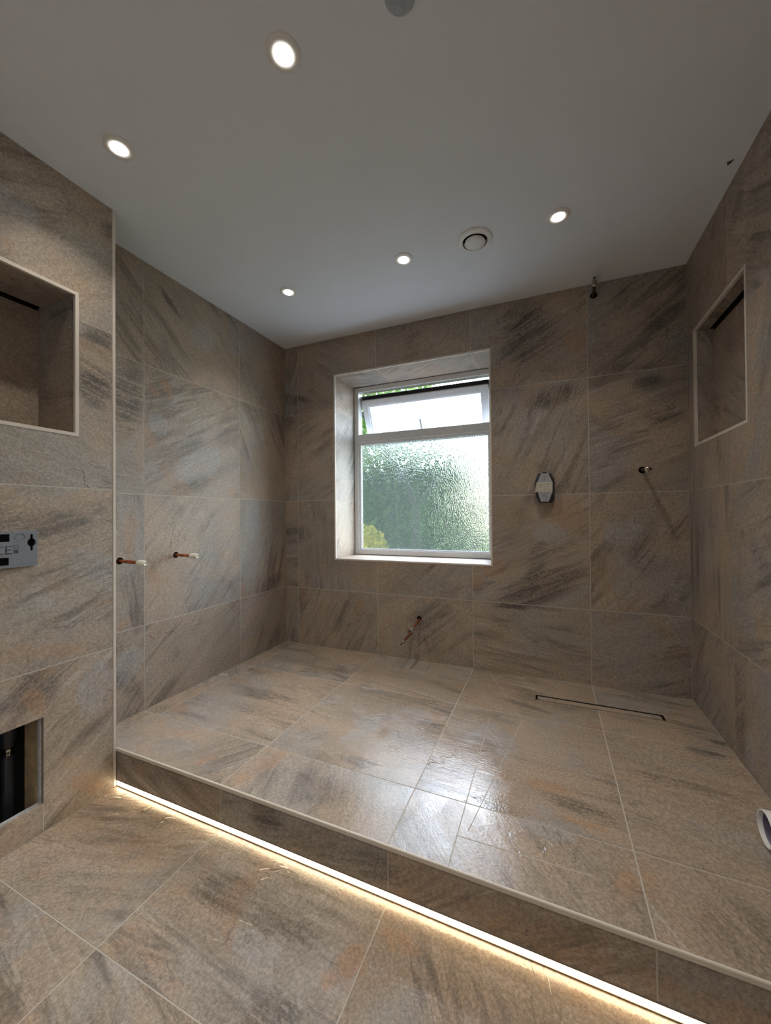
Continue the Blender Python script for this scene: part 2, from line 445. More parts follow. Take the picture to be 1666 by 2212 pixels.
wall_left = tiled('wall_left', (0, 0, 0), (0, -1, 0), (0, 0, 1), (1, 0, 0), [0, .4386, 1.0386, 1.30], [HS] + ROWS + [H],
                  circles=[(.876, .839, .0150), (1.150, .839, .0150)],
                  feats=[(.97, 1.60, .09, .20, 0, 'd', .55), (.925, 1.655, .035, .07, -25, 'r', 1.0), (.99, 1.62, .06, .02, 20, 'r', .7), (1.0, 1.365, .07, .022, -35, 'r', 1.0), (.97, 1.47, .08, .08, 0, 'g', .8),
                         (1.12, 1.56, .10, .16, 0, 'd', .9), (.90, 2.08, .10, .022, 45, 'd', 1.0), (.49, 1.17, .06, .06, 0, 'r', .7), (1.11, .95, .05, .16, 5, 'r', .75), (.42, .56, .02, .16, 0, 'r', .9),
                         (1.0, .76, .07, .035, 10, 'r', .7), (.74, 1.30, .24, .10, -25, 'g', .9), (.74, 1.22, .26, .05, -25, 'd', .7), (.33, 1.02, .10, .2, 0, 'g', .8), (.17, .58, .15, .06, -20, 'd', .9),
                         (1.12, .37, .10, .14, 40, 'g', .7), (1.12, .30, .14, .05, 50, 'd', .8), (.95, .50, .12, .10, 0, 'r', .45), (.70, 2.0, .12, .12, 0, 'g', .75), (.60, .80, .06, .03, 20, 'r', .5), (.3, 1.55, .14, .14, 0, 'g', .6)],
                  angles=[(.7, 1.4, -28), (.7, 1.9, 40), (.2, .4, -60), (.7, .4, -35), (1.15, .4, -48), (.7, .9, -50), (.2, .9, -70), (1.15, .9, 80), (.2, 1.4, 60)], seed=23)
wall_right = tiled('wall_right', (W, 0, 0), (0, -1, 0), (0, 0, 1), (-1, 0, 0), [0, .452, 1.052, 1.652, 2.252, 2.852, YB], [0] + ROWS + [H],
                   rects=[(.090, 1.338, .582, 1.850)], circles=[(.93, .2005, .048)],
                   feats=[(.22, .85, .05, .25, 0, 'g', .9), (.40, .78, .05, .2, 0, 'r', .6), (.57, .21, .07, .09, 0, 'g', .8), (.25, 1.15, .1, .1, 0, 'g', .5), (.5, 1.2, .1, .08, 0, 'r', .5), (.3, .3, .08, .15, 20, 'r', .5)],
                   angles=[(.2, .9, 88), (.2, 1.5, 80), (.2, 2.0, 60), (.7, 1.5, 75), (.7, .9, 20)], seed=37, sub=0.03)
# partition (its end carries the bright edge strip)
part_feats = [(1.53, .47, .09, .10, 0, 'd', .7), (1.535, .44, .035, .075, -20, 'r', 1.0), (1.35, .40, .09, .13, 0, 'g', .9), (1.37, .07, .10, .05, 35, 'r', .95), (1.42, .17, .12, .03, 40, 'r', .5),
              (1.46, .575, .12, .04, 8, 'r', .8), (1.57, .60, .08, .05, 0, 'r', .6), (1.34, 1.69, .07, .05, -20, 'd', 1.0), (1.35, 1.50, .07, .09, 0, 'd', 1.0), (1.33, .71, .05, .02, 0, 'r', .8),
              (1.31, 1.16, .03, .02, 30, 'd', 1), (1.30, 2.13, .05, .06, 0, 'd', .9), (1.60, 1.88, .04, .02, 0, 'r', .8), (1.6, 2.0, .12, .08, 0, 'g', .7), (1.5, .75, .1, .06, 0, 'g', .5)]
HOLE = (1.510, .091, 2.00, .374)
NIC = (1.416, 1.326, 2.02, 1.818)
wall_partition = tiled('wall_partition', (XP, 0, 0), (0, -1, 0), (0, 0, 1), (1, 0, 0), [YS + .010, 1.95, 2.55, YB], [0] + ROWS + [H],
                       rects=[HOLE, NIC], feats=part_feats, angles=[(1.5, .3, -35), (1.5, .8, -20), (1.5, 1.4, 15), (1.5, 2.0, -30)], seed=52, sub=0.02,
                       lines=[((1.5105, 0), (1.5105, .091), .003)])
tiled('return_face', (0, -YS + .0, 0), (1, 0, 0), (0, 0, 1), (0, 1, 0), [0, XP - .004], [0, H], seed=3, sub=.1, parent=wall_partition, kind=None, joints=False)
box('tile_edge_strip', (XP - .010, -YS - .010, .002), (XP + .0015, -YS + .0005, H - .001), BODY, wall_partition, bevel=.0008)
box('wall_behind', (-.1, -YB - .1, 0), (W + .1, -YB, H), plain('painted_wall', (.55, .54, .52), .8), kind='structure')
# ceiling with cut-outs for the lamps and the vent
LG = [(.459, .570), (1.107, .571), (1.761, .569), (.457, 1.444), (1.100, 1.444), (1.76, 1.444), (.457, 2.32), (1.10, 2.32), (1.76, 2.32)]
VENT = (1.433, .567)
ceiling = tiled('ceiling', (0, 0, H), (1, 0, 0), (0, -1, 0), (0, 0, -1), [0, W], [0, YB], circles=[(x, y, .036) for x, y in LG] + [(VENT[0], VENT[1], .058)],
                mat=PAINT, joints=False, sub=.12, seed=5, cup=.06, skirt=0)
# platform
def pwarp(Wp):
    Wp = Wp.copy(); y = Wp[:, 1]
    Wp[:, 1] = y * (1 + SLOPE / YS * (Wp[:, 0] - XP)); return Wp
plat_feats = [(.13, .97, .08, .07, 0, 'r', .8), (.20, .64, .10, .03, 10, 'r', .7), (.40, .72, .25, .06, 0, 'd', .8), (.45, .85, .2, .05, 0, 'd', .5), (.75, .66, .08, .03, -40, 'g', .9), (.56, 1.20, .07, .022, -60, 'r', .9),
              (.78, 1.13, .05, .09, 20, 'r', .75), (.76, 1.22, .05, .06, 0, 'r', .6), (1.0, 1.17, .20, .09, 0, 'd', .6), (1.70, .88, .10, .04, 5, 'r', .75), (1.80, .94, .14, .035, 10, 'd', 1.0), (1.78, 1.0, .1, .02, 0, 'r', .8),
              (1.87, 1.17, .035, .09, 20, 'r', .75), (1.70, 1.06, .10, .05, 0, 'g', .9), (2.31, .38, .05, .02, 0, 'd', .9), (2.23, .47, .08, .03, 0, 'd', 1.0), (1.42, .40, .06, .03, 20, 'r', .75), (1.88, .45, .05, .06, 0, 'r', .75),
              (1.07, 1.0, .10, .03, 0, 'd', .9), (2.1, 1.2, .15, .1, 0, 'd', .5), (2.1, .7, .18, .03, 5, 'd', .8), (1.05, .45, .2, .03, 8, 'r', .5), (.62, 1.0, .1, .03, 0, 'r', .55), (1.2, .8, .15, .1, 0, 'g', .7), (2.12, .25, .1, .03, 10, 'r', .6), (1.95, .75, .2, .02, 4, 'r', .6)]
DR = (1.645, .217, 2.164, .270)
platform = tiled('floor_platform', (0, 0, HS), (1, 0, 0), (0, -1, 0), (0, 0, 1), [0, .098] + JX[1:] + [W], [0, .450, 1.048, YS - .001],
                 rects=[DR], feats=plat_feats, angles=[(.4, .7, 4), (1, .7, 6), (1.6, .7, 3), (2.1, .7, 6), (.4, 1.2, -55), (1, 1.2, 70), (1.6, 1.2, 50), (2.1, 1.2, 60), (.4, .2, 5), (1, .2, 12), (1.6, .2, 15), (2.1, .2, 8)],
                 mat=STONE_FLOOR_LIT, warp=pwarp, seed=64,
                 lines=[((1.472, 1.279), (1.469, .50), .0026), ((1.497, 1.15), (1.60, .49), .0022), ((1.473, 1.176), (1.80, 1.168), .0022), ((1.60, .49), (1.40, .02), .0012), ((1.60, .49), (2.28, .02), .0012)])
xs, ys0, ys1 = XP, -YS, -YS - SLOPE * (W - XP)
sd = Vector((W - XP, ys1 - ys0, 0)); sl = sd.length; sdn = sd / sl; sn = Vector((sdn.y, -sdn.x, 0))
riser_j = [0] + [(x - XP) * 1.0 for x in JX[1:]] + [sl]
tiled('riser', Vector((xs, ys0, 0)) + sn * -.003, sdn, (0, 0, 1), sn, riser_j, [.0235, HS - .0115], seed=71, mat=STONE, parent=platform, kind=None,
      feats=[(.13, .09, .05, .03, 0, 'r', .9), (.72, .09, .08, .06, 0, 'd', .9), (.9, .06, .25, .05, 0, 'd', .5), (1.1, .07, .15, .05, 0, 'd', .7), (1.5, .06, .3, .05, 0, 'r', .55), (1.9, .06, .3, .05, 0, 'r', .7)])
bm = bmesh.new()
p0 = Vector((xs, ys0, HS - .0120)) - sn * .006
add_prism(bm, [p0, p0 + sdn * sl, p0 + sdn * sl + sn * .0075, p0 + sn * .0075], (0, 0, .0123))
bm_obj('tile_edge_strip', bm, BODY, platform, bevel=.0012)
# main floor
FX = [XP, JX[1], JX[2], JX[3], W]
tiled('floor', (0, 0, 0), (1, 0, 0), (0, -1, 0), (0, 0, 1), [XP] + JX[1:] + [W], [YS - .02, 1.654, 2.254, 2.854, YB], mat=STONE_FLOOR_LIT, warp=pwarp, seed=83,
      feats=[(.89, 1.43, .13, .06, 0, 'd', 1.0), (1.08, 1.44, .14, .04, 0, 'd', .9), (1.05, 1.50, .12, .04, 0, 'g', .9), (1.285, 1.44, .045, .055, 30, 'r', 1.0), (1.25, 1.49, .02, .03, 0, 'r', .9), (1.37, 1.36, .09, .035, 0, 'r', .7),
             (.35, 1.60, .07, .04, 0, 'r', .5), (.88, 1.62, .18, .035, 10, 'r', .5), (.33, 1.72, .10, .06, 0, 'd', .8), (1.17, 1.58, .08, .05, 0, 'd', .8), (.62, 1.56, .10, .04, 30, 'r', .5), (.45, 1.42, .12, .05, 0, 'r', .35), (1.6, 1.4, .14, .06, 0, 'd', .5), (.45, 1.34, .1, .03, 0, 'd', .4)],
      angles=[(.4, 1.4, -20), (1.0, 1.4, 3), (1.6, 1.4, 60), (.4, 2, 10), (1, 2, 15)])

# --- niche linings
def niche(name, X, sgn, r, depth, parent, seed):
    """recess behind the wall plane X; sgn is the wall's outward normal in x. One mesh of back, sides, sill and head"""
    u0, v0, u1, v1 = r
    back = X - sgn * depth
    o = tiled(name, (back, 0, 0), (0, -1, 0), (0, 0, 1), (sgn, 0, 0), [u0 - .01, u1 + .01], [v0 - .01, v1 - .010], seed=seed, sub=.05, joints=False, kind=None, parent=parent)
    dx = (back, X - sgn * .009)
    for nm, O, U, V, N, a, b in (('niche_side', (back, -u0, 0), (sgn, 0, 0), (0, 0, 1), (0, -1, 0), [0, depth - .009], [v0, v1]),
                                 ('niche_side', (back, -u1, 0), (sgn, 0, 0), (0, 0, 1), (0, 1, 0), [0, depth - .009], [v0, v1]),
                                 ('niche_sill', (back, 0, v0), (sgn, 0, 0), (0, -1, 0), (0, 0, 1), [0, depth - .009], [u0, u1]),
                                 ('niche_head', (back, 0, v1), (sgn, 0, 0), (0, -1, 0), (0, 0, -1), [.016, depth - .009], [u0, u1])):
        seed += 1
        tiled(nm, O, U, V, N, a, b, seed=seed, sub=.05, joints=False, kind=None, parent=parent)
    # unlit light slot behind the head
    box('niche_slot', (min(back - sgn * .004, back + sgn * .016), -u1 - .02, v1 + .03), (max(back - sgn * .004, back + sgn * .016), -u0 + .02, v1 + .034), VOID, parent)
    frame_strips('tile_edge_strip', (X, 0, 0), (0, -1, 0), (0, 0, 1), (sgn, 0, 0), (u0 + .001, v0 + .001, u1 - .001, v1 - .001), .0115, BODY, parent)
niche('niche_back', XP, 1, NIC, .229, wall_partition, 201)
niche('niche_back', W, -1, (.090, 1.338, .582, 1.850), .072, wall_right, 211)

# --- window reveal
RD = .286
for nm, O, U, V, N, a, b, sd_ in (('reveal_side', (WX0, 0, 0), (0, 1, 0), (0, 0, 1), (1, 0, 0), [.008, RD + .03], [WZ0, ROWS[1], ROWS[2], WZ1], 301),
                             ('reveal_side', (WX1, 0, 0), (0, 1, 0), (0, 0, 1), (-1, 0, 0), [.008, RD + .03], [WZ0, ROWS[1], ROWS[2], WZ1], 302),
                             ('reveal_head', (0, 0, WZ1), (1, 0, 0), (0, 1, 0), (0, 0, -1), [WX0, JX[1], JX[2], WX1], [.008, RD + .03], 303),
                             ('reveal_sill', (0, 0, WZ0), (1, 0, 0), (0, 1, 0), (0, 0, 1), [WX0, JX[1] + .05, WX1], [.008, RD + .03], 304)):
    tiled(nm, O, U, V, N, a, b, seed=sd_, sub=.04, kind=None, parent=wall_far)
frame_strips('tile_edge_strip', (0, 0, 0), (1, 0, 0), (0, 0, 1), (0, -1, 0), (WX0 + .001, WZ0 + .001, WX1 - .001, WZ1 - .001), .0095, BODY, wall_far, depth=.009)
# outside skin around the opening, plus added unseen shell against light leaks
bm = bmesh.new()
for lo, hi in (((-.5, .32, -.5), (WX0, .40, 2.6)), ((WX1, .32, -.5), (W + .5, .40, 2.6)), ((WX0, .32, -.5), (WX1, .40, WZ0)), ((WX0, .32, WZ1), (WX1, .40, 2.6)),
               ((-.5, -3.4, -.5), (-.42, .32, 2.6)), ((W + .3, -3.4, -.5), (W + .4, .32, 2.6)), ((-.5, -3.4, 2.4), (W + .4, .32, 2.5)), ((-.5, -3.4, -.5), (W + .4, .32, -.4)), ((-.5, -3.5, -.5), (W + .4, -3.4, 2.6))):
    add_box(bm, lo, hi)
bm_obj('outer_leaf', bm, plain('outer_render', (.55, .52, .47), .9), wall_far)

# ------------------------------------------------------------------ window
def glass_material(name, sx, sz, tint=(.93, .97, .95)):
    m = M(name); m.n.remove(m.b)
    tc = m.node('ShaderNodeTexCoord').outputs['Object']
    mp = m.node('ShaderNodeMapping'); m.l.new(tc, mp.inputs['Vector']); mp.inputs['Scale'].default_value = (sx, 1, sz)
    wob = m.noise(tc, 60, 2, 0.5)
    vo = m.node('ShaderNodeTexVoronoi', feature='F1', distance='CHEBYCHEV'); vo.inputs['Randomness'].default_value = .85
    vo.inputs['Scale'].default_value = 1.0; m.l.new(mp.outputs[0], vo.inputs['Vector'])
    n2 = m.noise(tc, 120, 3, .6, sc=(1.2, 1, .7))
    h = m.math('ADD', vo.outputs['Distance'], m.math('MULTIPLY', n2, .8))
    h = m.math('ADD', h, m.math('MULTIPLY', wob, .6))
    nb = m.bump(h, 1.0, .0022)
    wavy = m.noise(tc, 30, 4, .7, sc=(1.6, 1, .8), off=(3, 1, 2))
    hs2 = m.math('MULTIPLY', m.step(h, .75, 1.45, 1.0, .50), m.step(wavy, .35, .65, .78, 1.0))
    cc = m.node('ShaderNodeCombineColor')
    for i, t_ in enumerate(tint): m.l.new(m.math('MULTIPLY', hs2, t_), cc.inputs[i])
    rf = m.node('ShaderNodeBsdfRefraction'); m.l.new(cc.outputs[0], rf.inputs['Color']); rf.inputs['IOR'].default_value = 1.38; rf.inputs['Roughness'].default_value = .05
    m.l.new(nb, rf.inputs['Normal'])
    gl = m.node('ShaderNodeBsdfGlossy'); gl.inputs['Roughness'].default_value = .12; m.l.new(nb, gl.inputs['Normal'])
    tr = m.node('ShaderNodeBsdfTransparent'); tr.inputs['Color'].default_value = rgb(.9, .95, .93)
    fr = m.node('ShaderNodeFresnel'); fr.inputs['IOR'].default_value = 1.45; m.l.new(nb, fr.inputs['Normal'])
    a = m.node('ShaderNodeMixShader'); a.inputs[0].default_value = .22; m.l.new(rf.outputs[0], a.inputs[1]); m.l.new(tr.outputs[0], a.inputs[2])
    tl = m.node('ShaderNodeBsdfTranslucent'); tl.inputs['Color'].default_value = rgb(.9, .95, 1.0)
    a0 = a; a = m.node('ShaderNodeMixShader'); a.inputs[0].default_value = .02; m.l.new(a0.outputs[0], a.inputs[1]); m.l.new(tl.outputs[0], a.inputs[2])
    b = m.node('ShaderNodeMixShader'); m.l.new(m.math('MULTIPLY', fr.outputs[0], .6), b.inputs[0]); m.l.new(a.outputs[0], b.inputs[1]); m.l.new(gl.outputs[0], b.inputs[2])
    m.l.new(b.outputs[0], m.out.inputs['Surface'])
    return m.m
GLASS = glass_material('textured_obscure_glass', 135, 85)

win = link('window_1', None, kind='structure'); win.location = (0, 0, 0)
win['label'] = 'white plastic window with obscure glass and an open top vent'
FY0, FY1 = .280, .345
def profile_frame(name, x0, x1, z0, z1, w, y0, y1, mat, parent, bev=.003, fn=None):
    bm = bmesh.new()
    for (pts) in ([(x0, z0), (x1, z0), (x1 - w, z0 + w), (x0 + w, z0 + w)], [(x1, z0), (x1, z1), (x1 - w, z1 - w), (x1 - w, z0 + w)],
                  [(x1, z1), (x0, z1), (x0 + w, z1 - w), (x1 - w, z1 - w)], [(x0, z1), (x0, z0), (x0 + w, z0 + w), (x0 + w, z1 - w)]):
        b2 = bmesh.new()
        add_prism(b2, [(px, y0, pz) for px, pz in pts], (0, y1 - y0, 0))
        bmesh.ops.bevel(b2, geom=b2.edges[:], offset=bev, segments=2, affect='EDGES')
        tmp = bpy.data.meshes.new('t'); b2.to_mesh(tmp); b2.free(); bm.from_mesh(tmp); bpy.data.meshes.remove(tmp)
    if fn:
        for v in bm.verts: v.co = fn(v.co)
    return bm_obj(name, bm, mat, parent, smooth_ang=40)
FX0, FX1, FZ0, FZ1 = WX0 + .001, WX1 - .001, WZ0 + .003, WZ1 - .002
TRZ0, TRZ1 = 1.556, 1.618
profile_frame('window_frame', FX0, FX1, FZ0, FZ1, .034, FY0, FY1, UPVC, win, .002)
box('transom', (FX0 + .020, FY0 - .001, TRZ0), (FX1 - .020, FY1, TRZ1), UPVC, win, bevel=.006)
LX0, LX1, LZ0, LZ1 = FX0 + .033, FX1 - .033, FZ0 + .026, TRZ0 + .002
profile_frame('glazing_bead', LX0, LX1, LZ0, LZ1, .016, FY0 + .008, FY0 + .030, UPVC, win, .003)
profile_frame('glazing_gasket', LX0 + .015, LX1 - .015, LZ0 + .015, LZ1 - .015, .003, FY0 + .022, FY0 + .030, plain('grey_gasket', (.35, .37, .38), .5), win, .0005)
def pane(name, x0, x1, z0, z1, y, parent, fn=None):
    me = bpy.data.meshes.new(name)
    vs_ = [Vector(q) for q in ((x0, y, z0), (x1, y, z0), (x1, y, z1), (x0, y, z1))]
    if fn: vs_ = [fn(q) for q in vs_]
    me.from_pydata([tuple(q) for q in vs_], [], [(0, 1, 2, 3)])
    return link(name, me, parent, mats=[GLASS])
pane('fixed_pane', LX0 + .012, LX1 - .012, LZ0 + .012, LZ1 - .012, FY0 + .032, win)
# open vent: top hung on stays, dropped and swung outwards
TILT = math.radians(24)
SX0, SX1 = FX0 + .048, FX1 - .048
SW_H = .335
def swing(v):
    v = Vector(v); y, z = v.y, v.z           # local: y depth from inner face, z down from the top (negative)
    return Vector((v.x, .302 + y * math.cos(TILT) - z * math.sin(TILT), 1.868 + z * math.cos(TILT) + y * math.sin(TILT)))
sash = profile_frame('vent_sash', SX0, SX1, -SW_H, 0, .044, 0, .045, UPVC, win, .003, swing)
profile_frame('outer_flange', SX0 - .016, SX1 + .016, -SW_H - .02, .025, .037, .045, .062, RUBBER, sash, .001, swing)
profile_frame('glazing_bead', SX0 + .043, SX1 - .043, -SW_H + .043, -.043, .010, .010, .030, UPVC, sash, .002, swing)
pane('vent_pane', SX0 + .048, SX1 - .048, -SW_H + .048, -.048, .026, sash, swing)
hx = .892
bm = bmesh.new()
pts = [swing((hx, -.004, -SW_H + .030)), swing((hx, -.012, -SW_H + .045)), swing((hx - .001, -.020, -SW_H + .10)), swing((hx - .004, -.026, -SW_H + .165))]
add_tube(bm, pts, [.009, .009, .0085, .007], 10)
bm_obj('vent_handle', bm, plain('satin_grey_metal', (.25, .25, .25), .35, metal=.7), sash, smooth_ang=50)
for sx_ in (SX0 - .006, SX1 + .006):
    a_ = Vector((sx_, .318, 1.905)); b_ = swing((sx_, .03, -.20))
    tube('friction_stay', [a_, a_.lerp(b_, .5), b_], .004, STEEL, win, seg=8)

# ------------------------------------------------------------------ ceiling fittings
def glow(name, col, e):
    m = M(name); m.put(m.b.inputs['Base Color'], rgb(.8, .8, .8)); m.put(m.b.inputs['Emission Color'], rgb(*col)); m.b.inputs['Emission Strength'].default_value = e
    return m.m
LENS = glow('lit_lamp_lens', (1.0, .97, .93), 55.0)
BEZEL = plain('satin_white_bezel', (.78, .75, .71), .35, grain=.02)
def downlight(x, y, label):
    t = empty('recessed_downlight', (x, -y, H), label, 'ceiling light', 'recessed spotlights in the ceiling')
    b = lathe('bezel', (0, 0, 0), (0, 0, -1), [(-.004, .0385), (-.0005, .0440), (.0030, .0440), (.0052, .0400), (.0062, .0340), (.0052, .0242), (-.004, .0230), (-.020, .0226), (-.020, .0385)], BEZEL, t, seg=48, close=True)
    l = lathe('lamp_lens', (0, 0, 0), (0, 0, -1), [(-.030, .0218), (.0040, .0218), (.0078, .0205), (.0088, .0)], LENS, t, seg=48)
    sp = bpy.data.lights.new('lamp_beam', 'AREA'); sp.energy = LAMP_W; sp.color = (1.0, .93, .84); sp.shape = 'DISK'; sp.size = .040; sp.spread = math.radians(108)
    so = bpy.data.objects.new('lamp_beam', sp); C.objects.link(so); so.parent = t; so.location = (0, 0, -.0092)
    return t
LBL = ['lit downlight nearest the corner of left wall and window wall', 'lit downlight in the window row, just left of the round vent', 'lit downlight nearest the window wall on the right, right of the vent',
       'lit downlight above the end of the left partition', 'large-looking lit downlight near the top edge of the picture']
for (x, y), lb in zip(LG[:5], LBL): downlight(x, y, lb)
for (x, y), lb in zip(LG[5:], ['lit downlight just out of view above the right part of the step', 'lit downlight behind the camera, nearest the left partition',
                                'lit downlight behind the camera, in the middle of the ceiling', 'lit downlight behind the camera, nearest the right wall']):
    downlight(x, y, lb)  # unseen lamps added along the same grid to brighten the room
v = empty('ceiling_extract_vent', (VENT[0], -VENT[1], H), 'round white air vent with a central disc between two downlights', 'vent')
lathe('vent_collar', (0, 0, 0), (0, 0, -1), [(-.002, .062), (-.001, .0745), (.004, .0745), (.0085, .070), (.0095, .056), (.011, .0545), (.012, .0530), (.006, .0515), (-.004, .0515), (-.004, .062)], WHITE, v, seg=64, close=True)
lathe('vent_disc', (0, 0, 0), (0, 0, -1), [(.004, .0), (.006, .038), (.010, .0425), (.0145, .0440), (.0180, .0420), (.0225, .030), (.0240, .014), (.0245, .0)], WHITE, v, seg=64)
lathe('vent_stem', (0, 0, 0), (0, 0, -1), [(-.055, .0), (-.055, .006), (.006, .006)], STEEL, v, seg=12)
lathe('blanking_plate', (1.413, -1.428, H), (0, 0, -1), [(0, .036), (.0016, .036), (.0022, .034), (.0022, 0)], plain('grey_filler_disc', (.42, .46, .52), .7), seg=40, label='bluish grey round patch on the ceiling at the top edge', cat='ceiling patch')
prism('paint_flake', [(2.288, -.585, H + .0004), (2.296, -.592, H + .0004), (2.299, -.606, H + .0004), (2.291, -.602, H + .0004), (2.283, -.600, H + .0004)], (0, 0, -.003), plain('dirty_flake', (.10, .095, .085), .9), label='tiny dark flake on the ceiling by the right wall', cat='paint chip')

# ------------------------------------------------------------------ LED strip at the foot of the step
led = empty('led_strip_light', (XP, -YS, 0), 'glowing warm LED strip along the foot of the tiled step', 'light strip')
loc = Vector((XP, -YS, 0))
LEDM = glow('led_diffuser', (1.0, .80, .52), LED)
bm = bmesh.new(); q = Vector((.001, 0, .0045)) - sn * .012
add_prism(bm, [q, q + sdn * (sl - .002), q + sdn * (sl - .002) + sn * .0095, q + sn * .0095], (0, 0, .0165))
bm_obj('diffuser', bm, LEDM, led)
bm = bmesh.new()
for z0, z1 in ((.0002, .0035), (.0215, .0235)):
    q = Vector((.001, 0, z0)) - sn * .014
    add_prism(bm, [q, q + sdn * (sl - .002), q + sdn * (sl - .002) + sn * .0125, q + sn * .0125], (0, 0, z1 - z0))
bm_obj('aluminium_profile', bm, plain('brown_grey_profile', (.20, .15, .11), .5, metal=.3), led)

# ------------------------------------------------------------------ linear drain
dr = empty('linear_shower_drain', ((DR[0] + DR[2]) / 2, -(DR[1] + DR[3]) / 2, HS), 'long narrow tile-insert drain set in the platform by the window wall', 'shower drain')
c = Vector(dr.location)
def dy(x, y): return -y * (1 + SLOPE / YS * (x - XP))
def dbox(bm, u0, v0, u1, v1, z0, z1):
    add_prism(bm, [Vector((u, dy(u, vv), HS + z0)) - c for u, vv in ((u0, v0), (u1, v0), (u1, v1), (u0, v1))], (0, 0, z1 - z0))
bm = bmesh.new(); t = .0018
for a in ((DR[0], DR[1], DR[2], DR[1] + t), (DR[0], DR[3] - t, DR[2], DR[3]), (DR[0], DR[1], DR[0] + t, DR[3]), (DR[2] - t, DR[1], DR[2], DR[3])): dbox(bm, *a, -.03, .0004)
bm_obj('steel_channel', bm, STEEL, dr)
bm = bmesh.new()
dbox(bm, DR[0], DR[1], DR[2], DR[3], -.032, -.030); bm_obj('channel_bottom', bm, VOID, dr)
bm = bmesh.new()
i0 = (DR[0] + .010, DR[1] + .010, DR[2] - .010, DR[3] - .0045); t = .0012
for a in ((i0[0], i0[1], i0[2], i0[1] + t), (i0[0], i0[3] - t, i0[2], i0[3]), (i0[0], i0[1], i0[0] + t, i0[3]), (i0[2] - t, i0[1], i0[2], i0[3])): dbox(bm, *a, -.012, -.0005)
bm_obj('insert_tray', bm, STEEL, dr)
tiled('tile_insert', (-c.x, -c.y, -.0012), (1, 0, 0), (0, -1, 0), (0, 0, 1), [i0[0] + t, i0[2] - t], [i0[1] + t, i0[3] - t], mat=STONE_FLOOR_LIT, seed=91, joints=False, kind=None, parent=dr,
      warp=lambda w: np.stack([w[:, 0], (w[:, 1] + c.y) * (1 + SLOPE / YS * (w[:, 0] + c.x - XP)) - c.y, w[:, 2]], 1))

# ------------------------------------------------------------------ pipes
def pipe_stub(name, base, tip, label, kind, r=.0075, grp=None, cut=.75, hand=None):
    base = Vector(base); tip = Vector(tip); d = (tip - base); L = d.length; dn = d / L
    t = empty(name, base, label, 'pipe', grp)
    if kind == 'capped':
        tube('copper_tube', [-dn * .025, dn * (L * cut)], r, COPPER, t)
        lathe('pushfit_cap', dn * (L * cut - .004), dn, [(0, r + .0005), (0, r + .0045), (.004, r + .0058), (.016, r + .0062), (.020, r + .0040), (.024, r + .0040), (.026, r + .0060), (.034, r + .0055), (L * .25 + .002, r + .0020), (L * .25 + .004, r + .0005), (L * .25 + .002, .0035), (L * .25 - .004, 0)], CAPW, t, seg=20)
    else:
        tube('copper_tube', [-dn * .025, dn * (L * cut)], r, hand or COPPER, t)
        e = L * (1 - cut)
        lathe('end_fitting', dn * (L * cut - .006), dn, [(0, r), (0, r + .0045), (.004, r + .0055), (.013, r + .0055), (.015, r + .0022), (.019, r + .0018), (.020, r + .0040), (.027, r + .0040), (.029, r + .0015), (e + .006, r + .0010), (e + .006, r - .0025), (e - .012, r - .0030), (e - .012, 0)], BRASS, t, seg=12, ang=25)
        lathe('bore', dn * (L * cut + e - .010), dn, [(0, r - .0026), (.0005, 0)], VOID, t, seg=12)
    return t
pipe_stub('capped_pipe', (0, -.876, .839), (.162, -.876, .836), 'copper pipe with white cap on the left wall, the one farther from the partition', 'capped', grp='capped pipe stubs on the left wall', cut=.66)
pipe_stub('capped_pipe', (0, -1.150, .839), (.168, -1.150, .834), 'copper pipe with white cap half hidden behind the partition edge', 'capped', grp='capped pipe stubs on the left wall', cut=.73)
pipe_stub('copper_pipe', (.984, 0, .3955), (.995, -.190, .375), 'upper copper pipe stub of the pair low under the window', 'open', cut=.78)
pipe_stub('copper_pipe', (.928, 0, .3075), (.936, -.190, .296), 'lower copper pipe stub of the pair low under the window', 'open', cut=.78)
DULL = plain('tarnished_copper_tube', (.10, .065, .05), .45, metal=.6, grain=.3)
pipe_stub('shower_pipe', (2.142, 0, 1.241), (2.148, -.140, 1.231), 'short pipe stub with brass end right of the shower valve', 'open', cut=.62, hand=DULL)
pipe_stub('shower_pipe', (1.940, 0, 2.152), (1.929, -.155, 2.158), 'dark pipe stub poking out high under the ceiling', 'open', cut=.66, hand=DULL)
wp = empty('waste_pipe', (W, -.93, .2005), 'wide white waste pipe sticking out of the right wall above the platform', 'pipe')
lathe('pipe_wall', (0, 0, 0), (-1, 0, 0), [(-.04, .0435), (.103, .0435), (.105, .0428), (.105, .0400), (.103, .0394), (-.04, .0394)], WHITE, wp, seg=48, close=True)
lathe('pipe_bore', (0, 0, 0), (-1, 0, 0), [(.094, .0393), (-.035, .0393), (-.036, 0)], plain('greyish_purple_bore', (.20, .18, .24), .55), wp, seg=48)

